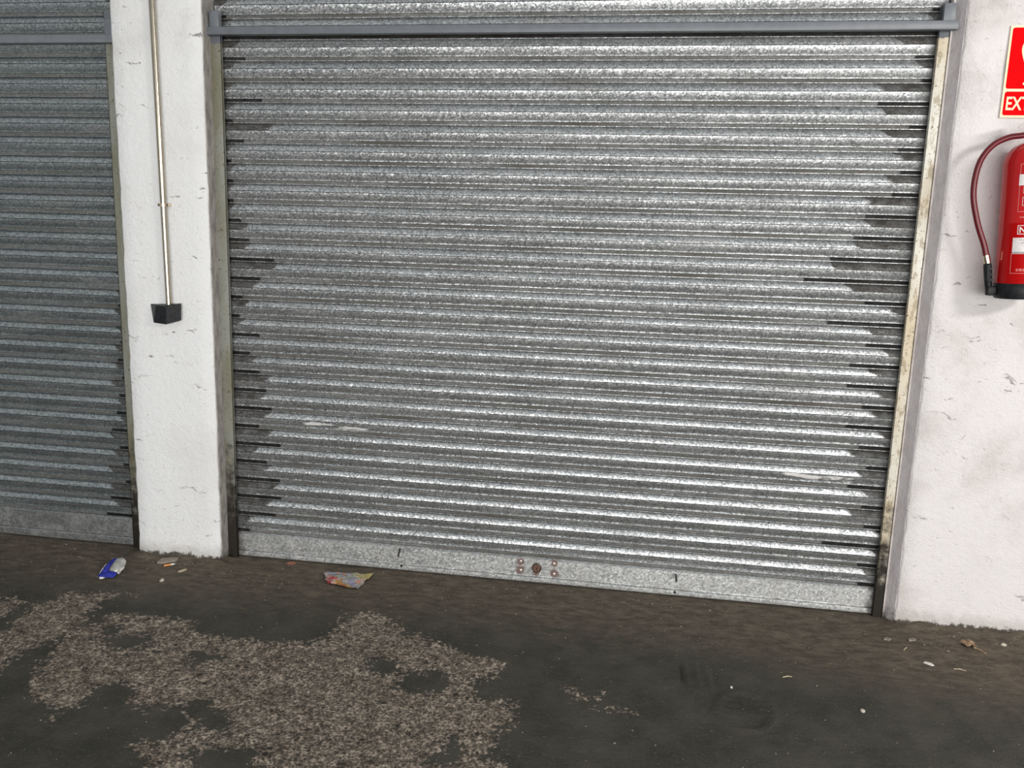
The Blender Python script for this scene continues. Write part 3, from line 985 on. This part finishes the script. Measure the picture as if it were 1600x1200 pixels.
# ------------------------------------------------------------------ fire extinguisher
ER = 0.082
EX, EY, EZ = 1.287, WALL_Y - 0.022 - ER, 1.292
ex = empty('fire_extinguisher', (EX, EY, EZ), 'red fire extinguisher with dark red hose hung on the right wall', 'fire extinguisher')
ex.rotation_euler = (0, math.radians(-3.2), 0)
lathe('base_ring', [(ER - 0.006, 0.0), (ER - 0.001, 0.002), (ER + 0.0015, 0.008), (ER + 0.0015, 0.050), (ER - 0.001, 0.054)], M['black_plastic'], ex)
lathe('cylinder', [(ER - 0.004, 0.046), (ER, 0.055), (ER, 0.255), (ER + 0.0006, 0.257), (ER, 0.259), (ER, 0.452), (ER - 0.003, 0.470), (ER - 0.011, 0.489), (ER - 0.026, 0.506), (ER - 0.046, 0.517), (0.024, 0.521), (0.020, 0.530)], M['red'], ex)
lathe('valve_neck', [(0.021, 0.522), (0.023, 0.530), (0.023, 0.548), (0.016, 0.553), (0.016, 0.575), (0.012, 0.580)], M['brass'], ex, 24)
v1 = box('carry_handle', (-0.012, -0.095, 0.562), (0.012, 0.020, 0.568), M['black_metal'], ex, bev=0.002)
lv = box('lever', (-0.010, -0.100, 0.592), (0.010, 0.018, 0.598), M['sign_red'], ex, bev=0.002)
box('lever_post', (-0.008, 0.002, 0.565), (0.008, 0.016, 0.594), M['black_metal'], ex, bev=0.002)
tube('gauge', [(0.020, -0.002, 0.560), (0.034, -0.008, 0.560)], 0.013, M['brass'], ex, 20)
# hose from the valve round to the clip at the foot
Rm = ex.rotation_euler.to_matrix()
Ri = Rm.inverted()
def exl(x, y, z):
    return Ri @ (Vector((x, y, z)) - Vector((EX, EY, EZ)))
HW = [(1.262, -0.175, 1.842), (1.226, -0.172, 1.8345), (1.183, -0.170, 1.8270), (1.137, -0.168, 1.7990), (1.1045, -0.166, 1.7405), (1.098, -0.165, 1.6455), (1.121, -0.166, 1.5490), (1.152, -0.168, 1.4700), (1.164, -0.170, 1.4300)]
hp = spline([exl(*p) for p in HW], 8)
hs = tube('hose', hp, 0.0098, M['hose'], ex, 16)
fd = (hp[-1] - hp[-3]).normalized()
e0 = hp[-1]
tube('ferrule', [e0 - fd * 0.004, e0 + fd * 0.024], 0.0108, M['brass'], hs, 16)
tube('ferrule', [hp[2] + Vector((0, 0, 0)), hp[0]], 0.0108, M['brass'], hs, 16)
n0, n1 = e0 + fd * 0.022, exl(1.1870, -0.172, 1.2980)
nd = (n1 - n0)
noz = tube('nozzle', [n0, n0 + nd * 0.05, n0 + nd * 0.12, n0 + nd * 0.6, n0 + nd * 0.8, n1], [0.009, 0.0125, 0.0135, 0.0125, 0.0105, 0.0095], M['black_plastic'], ex, 18)
for k in range(3):
    c = n0 + nd * (0.2 + 0.17 * k)
    bm = bmesh.new()
    add_box(bm, (c.x - 0.001, c.y - 0.0150, c.z - 0.007), (c.x + 0.008, c.y - 0.010, c.z + 0.007), 0.002)
    bm_obj('grip_rib', bm, M['black_plastic'], noz, smooth=35)
# clip joining nozzle to the base ring
cx = n1.x + 0.002
box('hose_clip', (cx - 0.010, n1.y - 0.016, 0.010), (-ER + 0.012, n1.y + 0.016, 0.042), M['black_plastic'], ex, bev=0.004)


def wrap(name, x0, x1, z0, z1, mat, parent, lift=0.0004, frame=None):
    """label piece bent round the cylinder; x is arc length measured from the label's left edge"""
    A0 = math.radians(-90 - 44)
    def pt(x, z, r):
        a = A0 + x / ER
        return (r * math.cos(a), r * math.sin(a), z)
    v, f = [], []
    def patch(a, b, c, d):
        n = max(2, int((b - a) / 0.006))
        o = len(v)
        for i in range(n + 1):
            x = a + (b - a) * i / n
            for z in (c, d):
                v.append(pt(x, z, ER + lift))
                v.append(pt(x, z, ER))
        for i in range(n):
            q = o + i * 4
            f.extend([(q, q + 4, q + 6, q + 2), (q, q + 1, q + 5, q + 4), (q + 2, q + 6, q + 7, q + 3)])
    if frame:
        t = frame
        patch(x0, x1, z0, z0 + t)
        patch(x0, x1, z1 - t, z1)
        patch(x0, x0 + t, z0 + t, z1 - t)
        patch(x1 - t, x1, z0 + t, z1 - t)
    else:
        patch(x0, x1, z0, z1)
    return mesh_obj(name, v, f, mat, parent, smooth=40)


def wrap_text(name, body, x, z, size, mat, parent, lift=0.0007):
    me = text_mesh(body, size, 0.0002, 0.0006)
    A0 = math.radians(-90 - 44)
    for vv_ in me.vertices:
        a = A0 + (x + vv_.co.x) / ER
        r = ER + lift + vv_.co.z
        vv_.co = (r * math.cos(a), r * math.sin(a), z + vv_.co.y)
    me.materials.append(mat)
    return link(bpy.data.objects.new(name, me), parent)


# printed fields of the label
LW = 0.118
wrap('label_frame', 0.004, LW, 0.292, 0.448, M['pink_print'], ex, 0.0003, 0.0012)
wrap('white_field', 0.002, LW, 0.378, 0.414, M['white_print'], ex)
wrap('small_frame', 0.016, LW - 0.016, 0.352, 0.374, M['pink_print'], ex, 0.0003, 0.0014)
wrap('small_frame', 0.016, LW - 0.016, 0.312, 0.340, M['white_print'], ex, 0.0003, 0.0012)
wrap('emblem_frame', 0.008, 0.038, 0.218, 0.248, M['white_print'], ex, 0.0003, 0.0022)
wrap_text('emblem_letter', 'N', 0.0125, 0.2235, 0.027, M['white_print'], ex)
wrap('paper_field', -0.004, LW, 0.160, 0.207, M['white_print'], ex)
wrap('grey_line', -0.004, LW, 0.154, 0.160, M['grey_print'], ex)
wrap('label_frame', -0.006, LW, 0.088, 0.154, M['pink_print'], ex, 0.0003, 0.0012)
rr = random.Random(3)
for (xa, z) in ((0.012, 0.273), (0.012, 0.101), (0.012, 0.096), (0.016, 0.198), (0.022, 0.189)):
    x = xa
    m_ = M['grey_print'] if 0.16 < z < 0.2 else M['pink_print']
    for k in range(9):
        w = rr.uniform(0.004, 0.010)
        wrap('print_dash', x, x + w, z, z + 0.0026, m_, ex, 0.0006)
        x += w + 0.0022
# wall bracket
box('wall_bracket', (-0.018, ER - 0.004, 0.40), (0.018, -EY + WALL_Y - 0.001, 0.50), M['black_metal'], ex, bev=0.002)


# ------------------------------------------------------------------ litter and grit on the floor
def crumpled(name, corners, nu, nv, height, mat, seed, arch=0.0):
    """sheet spanned by four corner points (floor x,y), creased and lifted"""
    A, B, Cc, Dd = [Vector((p[0], p[1])) for p in corners]
    r = random.Random(seed)
    ctr = (A + B + Cc + Dd) / 4
    z0 = FZ(ctr.x, ctr.y)
    v, f = [], []
    for j in range(nv + 1):
        for i in range(nu + 1):
            s, t = i / nu, j / nv
            p = (A * (1 - s) + B * s) * (1 - t) + (Dd * (1 - s) + Cc * s) * t
            h = height * (abs(nz(s * 3.1 + seed, t * 3.3, 0.2)) + 0.6 * abs(nz(s * 8 + seed, t * 8, 4.1))) + arch * math.sin(math.pi * s) * math.sin(math.pi * t)
            p2 = p + Vector((nz(s * 5, t * 5, seed + 1.0), nz(s * 5, t * 5, seed + 7.0))) * 0.009
            v.append((p2.x - ctr.x, p2.y - ctr.y, 0.004 + h))
    n = nu + 1
    for j in range(nv):
        for i in range(nu):
            q = j * n + i
            f.append((q, q + 1, q + n + 1, q + n))
    me_v = [Vector(p) for p in v]
    o = mesh_obj(name, me_v, f, mat, loc=(ctr.x, ctr.y, z0))
    md = o.modifiers.new('thickness', 'SOLIDIFY')
    md.thickness = 0.0008
    return o


def mat_bag():
    m = NT('printed_snack_bag')
    x, y, z = m._sep(m.obj())
    wob = m.math('MULTIPLY', m.math('SUBTRACT', m.noise(22.0, vec=m.obj(), detail=4), 0.5), 0.10)
    t = m.math('ADD', m.math('MULTIPLY_ADD', x, 0.45, y), wob)
    c = m._sep(m.voro(42.0, vec=m.obj()))
    base = m.mix(m.ramp(c[0], 0.4, 0.6), (0.36, 0.33, 0.30), (0.27, 0.26, 0.33))
    base = m.mix(m.math('GREATER_THAN', c[1], 0.80), base, (0.42, 0.22, 0.17))
    base = m.mix(m.math('GREATER_THAN', c[2], 0.84), base, (0.30, 0.36, 0.27))
    yel = m.mix(m.ramp(m.noise(60.0, vec=m.obj()), 0.42, 0.58), (0.46, 0.33, 0.06), (0.40, 0.14, 0.05))
    lo = m.ramp(t, -0.030, -0.045)
    col = m.mix(lo, base, yel)
    red = m.math('MULTIPLY', lo, m.ramp(m.math('ADD', x, wob), -0.020, -0.040))
    redc = m.mix(m.ramp(m.noise(80.0, vec=m.obj()), 0.5, 0.56), (0.36, 0.05, 0.05), (0.55, 0.46, 0.43))
    col = m.mix(red, col, redc)
    hi = m.math('MULTIPLY', m.ramp(m.math('ADD', x, wob), 0.02, 0.05), m.ramp(m.math('ADD', y, wob), 0.005, 0.03))
    col = m.mix(hi, col, (0.42, 0.34, 0.12))
    return m.out(col, 0.38, 0.15, m.bump(m.noise(120.0, vec=m.obj()), 0.3, 0.004))


bag = crumpled('snack_bag', [(-1.284, -0.118), (-1.075, -0.078), (-1.092, -0.238), (-1.235, -0.205)], 22, 14, 0.016, mat_bag(), 5, 0.012)
tag(bag, 'flattened yellow and red printed snack bag before the shutter', 'bag')

# blue wrapper: folded over, silver inside showing
bw = empty('foil_wrapper', (-2.140, -0.310, FZ(-2.14, -0.31)), 'crumpled blue and silver wrapper left of the pier foot', 'wrapper')
def shell(name, mat, pts, parent, seed):
    """pts: rows of (x, y, z) control points, refined and creased"""
    R_, C_ = len(pts), len(pts[0])
    nu, nv = 14, 10
    v, f = [], []
    for j in range(nv + 1):
        for i in range(nu + 1):
            s, t = i / nu * (C_ - 1), j / nv * (R_ - 1)
            i0, j0 = min(int(s), C_ - 2), min(int(t), R_ - 2)
            a, b = s - i0, t - j0
            p = (Vector(pts[j0][i0]) * (1 - a) + Vector(pts[j0][i0 + 1]) * a) * (1 - b) + (Vector(pts[j0 + 1][i0]) * (1 - a) + Vector(pts[j0 + 1][i0 + 1]) * a) * b
            k = 0.004
            p += Vector((nz(s * 3, t * 3, seed), nz(s * 3, t * 3, seed + 3), abs(nz(s * 3, t * 3, seed + 6)))) * k
            v.append(p)
    n = nu + 1
    for j in range(nv):
        for i in range(nu):
            q = j * n + i
            f.append((q, q + 1, q + n + 1, q + n))
    o = mesh_obj(name, v, f, mat, parent, smooth=25)
    md = o.modifiers.new('thickness', 'SOLIDIFY')
    md.thickness = 0.001
    return o
shell('silver_lining', M['silver_foil'], [[(-0.012, 0.045, 0.050), (0.015, 0.050, 0.056), (0.036, 0.042, 0.046)], [(-0.012, 0.010, 0.034), (0.018, 0.012, 0.036), (0.044, 0.016, 0.028)], [(-0.010, -0.020, 0.012), (0.018, -0.018, 0.014), (0.034, -0.008, 0.006)]], bw, 1.0)
shell('blue_flap', M['blue_foil'], [[(-0.034, 0.040, 0.042), (-0.022, 0.046, 0.050), (-0.008, 0.046, 0.052)], [(-0.042, 0.006, 0.026), (-0.026, 0.004, 0.036), (-0.010, 0.006, 0.038)], [(-0.042, -0.026, 0.008), (-0.026, -0.024, 0.018), (-0.008, -0.022, 0.018)]], bw, 2.0)
shell('blue_fold', M['blue_foil'], [[(-0.040, -0.018, 0.014), (-0.005, -0.014, 0.022), (0.030, -0.010, 0.014)], [(-0.042, -0.036, 0.008), (-0.005, -0.034, 0.016), (0.030, -0.026, 0.008)], [(-0.034, -0.046, 0.002), (-0.005, -0.046, 0.003), (0.026, -0.036, 0.002)]], bw, 3.0)
shell('white_edge', M['paper'], [[(-0.046, 0.020, 0.030), (-0.041, 0.022, 0.033)], [(-0.047, -0.010, 0.014), (-0.042, -0.010, 0.018)], [(-0.045, -0.032, 0.003), (-0.040, -0.030, 0.006)]], bw, 4.0)
shell('white_edge', M['paper'], [[(-0.028, -0.045, 0.004), (-0.016, -0.048, 0.005), (-0.006, -0.046, 0.004)], [(-0.026, -0.056, 0.002), (-0.016, -0.060, 0.002), (-0.008, -0.056, 0.002)]], bw, 5.0)

# cigarette end
cg = empty('cigarette_end', (-1.962, -0.178, FZ(-1.962, -0.178)), 'squashed orange-tipped cigarette end below the white pier', 'cigarette')
tube('filter', [(-0.018, -0.014, 0.0045), (0.004, 0.003, 0.0048)], [0.0044, 0.0042], M['filter'], cg, 12)
pp = tube('paper_tube', [(0.004, 0.003, 0.0048), (0.014, 0.011, 0.005)], [0.0042, 0.0040], M['paper'], cg, 12)
tube('burnt_tip', [(0.014, 0.011, 0.005), (0.021, 0.015, 0.0045)], [0.0036, 0.0022], M['ash'], cg, 10)


def pebble(name, x, y, sx, sy, sz, mat, label, cat, seed, rot=0.0, sharp=True):
    bm = bmesh.new()
    bmesh.ops.create_icosphere(bm, subdivisions=2, radius=1.0)
    for v in bm.verts:
        d = 1 + 0.35 * noise.noise(v.co * 1.4 + Vector((seed, 0, 0)))
        v.co = Vector((v.co.x * sx * d, v.co.y * sy * d, v.co.z * sz * d))
    o = bm_obj(name, bm, mat, smooth=30 if sharp else 80, loc=(x, y, FZ(x, y) + sz * 0.62))
    o.rotation_euler.z = rot
    return tag(o, label, cat)


def chip(name, x, y, pts, th, mat, label, cat, rot=0.0, tilt=0.0):
    n = len(pts)
    bm = bmesh.new()
    top = [bm.verts.new((px, py, th + 0.0015 * nz(px * 90, py * 90, 1))) for px, py in pts]
    bot = [bm.verts.new((px * 1.03, py * 1.03, 0.0)) for px, py in pts]
    bm.faces.new(top)
    bm.faces.new(bot[::-1])
    for i in range(n):
        bm.faces.new((top[i], bot[i], bot[(i + 1) % n], top[(i + 1) % n]))
    bmesh.ops.recalc_face_normals(bm, faces=bm.faces)
    o = bm_obj(name, bm, mat, loc=(x, y, FZ(x, y) + 0.001))
    o.rotation_euler = (tilt, 0, rot)
    return tag(o, label, cat)


chip('plaster_fragment', -1.988, -0.143, [(-0.036, -0.030), (-0.004, -0.026), (0.034, -0.004), (0.036, 0.020), (0.020, 0.028), (-0.030, 0.010)], 0.011, M['stone'], 'flat grey plaster fragment behind the cigarette end', 'fragment', 0.2)
pebble('pebble', -1.909, -0.323, 0.009, 0.011, 0.007, M['pale_stone'], 'small pale round pebble in front of the white pier', 'pebble', 2)
pebble('leaf_scrap', -1.880, -0.213, 0.007, 0.022, 0.004, M['straw'], 'curled tan leaf scrap right of the cigarette end', 'leaf', 5, -0.6)
chip('paper_scrap', -1.469, -0.036, [(-0.020, -0.010), (0.004, -0.014), (0.022, -0.002), (0.010, 0.010), (-0.012, 0.008)], 0.003, M['red_scrap'], 'faded red paper scrap at the left foot of the shutter', 'paper', 0.1, 0.15)
chip('paper_sliver', 1.075, -0.375, [(-0.017, -0.006), (0.010, -0.010), (0.017, -0.002), (0.006, 0.008), (-0.014, 0.006)], 0.003, M['paper'], 'white paper sliver on the floor by the right wall', 'paper', -0.5)
lf = crumpled('dry_leaf', [(1.238, -0.192), (1.272, -0.180), (1.292, -0.216), (1.250, -0.226)], 9, 7, 0.018, M['leaf'], 9, 0.006)
tag(lf, 'crumpled brown dry leaf below the right wall', 'leaf')
tube_o = tube('leaf_stalk', [(1.278, -0.222, FZ(1.278, -0.222) + 0.004), (1.296, -0.236, FZ(1.296, -0.236) + 0.003), (1.306, -0.256, FZ(1.306, -0.256) + 0.002)], [0.004, 0.003, 0.002], M['leaf'])
tag(tube_o, 'thin brown stalk beside the crumpled dry leaf', 'stalk')
pebble('pebble', 1.399, -0.173, 0.010, 0.008, 0.006, M['pale_stone'], 'pale yellowish pebble near the right edge of the floor', 'pebble', 4)
pebble('pebble', 0.762, -0.742, 0.008, 0.009, 0.005, M['pale_stone'], 'pale angular chip in the middle of the dark floor right', 'pebble', 6)
pebble('pebble', 0.361, -0.684, 0.004, 0.005, 0.004, M['paper'], 'tiny white pebble just above the shoe print', 'pebble', 7)
for (x, y, L, a, lab) in ((0.557, -0.577, 0.034, 0.3, 'short pale straw right of the tread marks'), (1.025, -0.273, 0.030, 0.9, 'pale straw lying right of the cream guide rail foot'), (1.169, -0.400, 0.040, -0.15, 'long pale straw right of the white paper sliver')):
    z = FZ(x, y)
    o = tube('straw', [(-L / 2 * math.cos(a), -L / 2 * math.sin(a), 0.002), (0.002, 0.004, 0.0035), (L / 2 * math.cos(a), L / 2 * math.sin(a), 0.002)], [0.0016, 0.002, 0.0012], M['straw'], None, 6)
    o.location = (x, y, z)
    tag(o, lab, 'straw')
chip('plaster_crumb', 0.978, -0.212, [(-0.014, -0.006), (0.004, -0.010), (0.014, 0.002), (0.002, 0.010), (-0.010, 0.006)], 0.005, M['stone'], 'small grey plaster crumb at the foot of the cream guide rail', 'fragment')
chip('plaster_crumb', 1.069, -0.199, [(-0.018, -0.006), (0.008, -0.008), (0.018, 0.000), (0.006, 0.008), (-0.012, 0.007)], 0.005, M['stone'], 'grey plaster crumb below the right wall corner', 'fragment', 0.4)

# loose grit nobody could count
gv, gf = [], []
gr_ = random.Random(11)
for k in range(2600):
    if k < 1500:
        x, y = gr_.uniform(-2.9, 1.9), -abs(gr_.gauss(0.02, 0.22)) - 0.03
    else:
        x, y = gr_.uniform(-2.6, 1.6), gr_.uniform(-1.5, -0.05)
    if -2.19 < x < -1.75 and y > -0.125:
        y = -0.125 - gr_.random() * 0.04
    if x > 1.0 and y > -0.105:
        y = -0.11 - gr_.random() * 0.04
    s = min(0.0055, 0.0012 + abs(gr_.gauss(0, 0.0014)))
    z = FZ(x, y)
    o = len(gv)
    a = gr_.random() * 6.28
    for q in range(4):
        gv.append((x + s * math.cos(a + q * 1.571) * gr_.uniform(0.7, 1.2), y + s * math.sin(a + q * 1.571) * gr_.uniform(0.7, 1.2), z - 0.0003))
    gv.append((x + s * gr_.uniform(-0.3, 0.3), y + s * gr_.uniform(-0.3, 0.3), z + s * gr_.uniform(0.5, 1.0)))
    gf += [(o, o + 1, o + 4), (o + 1, o + 2, o + 4), (o + 2, o + 3, o + 4), (o + 3, o, o + 4)]
gm = NT('grit')
gc = gm.mix(gm.ramp(gm._sep(gm.voro(60.0))[0], 0.2, 1.0), (0.07, 0.058, 0.045), (0.30, 0.26, 0.21))
go = mesh_obj('loose_grit', gv, gf, gm.out(gc, 0.9, 0.0))
go['kind'] = 'stuff'
go['label'] = 'loose sand and grit scattered over the floor'
go['category'] = 'grit'
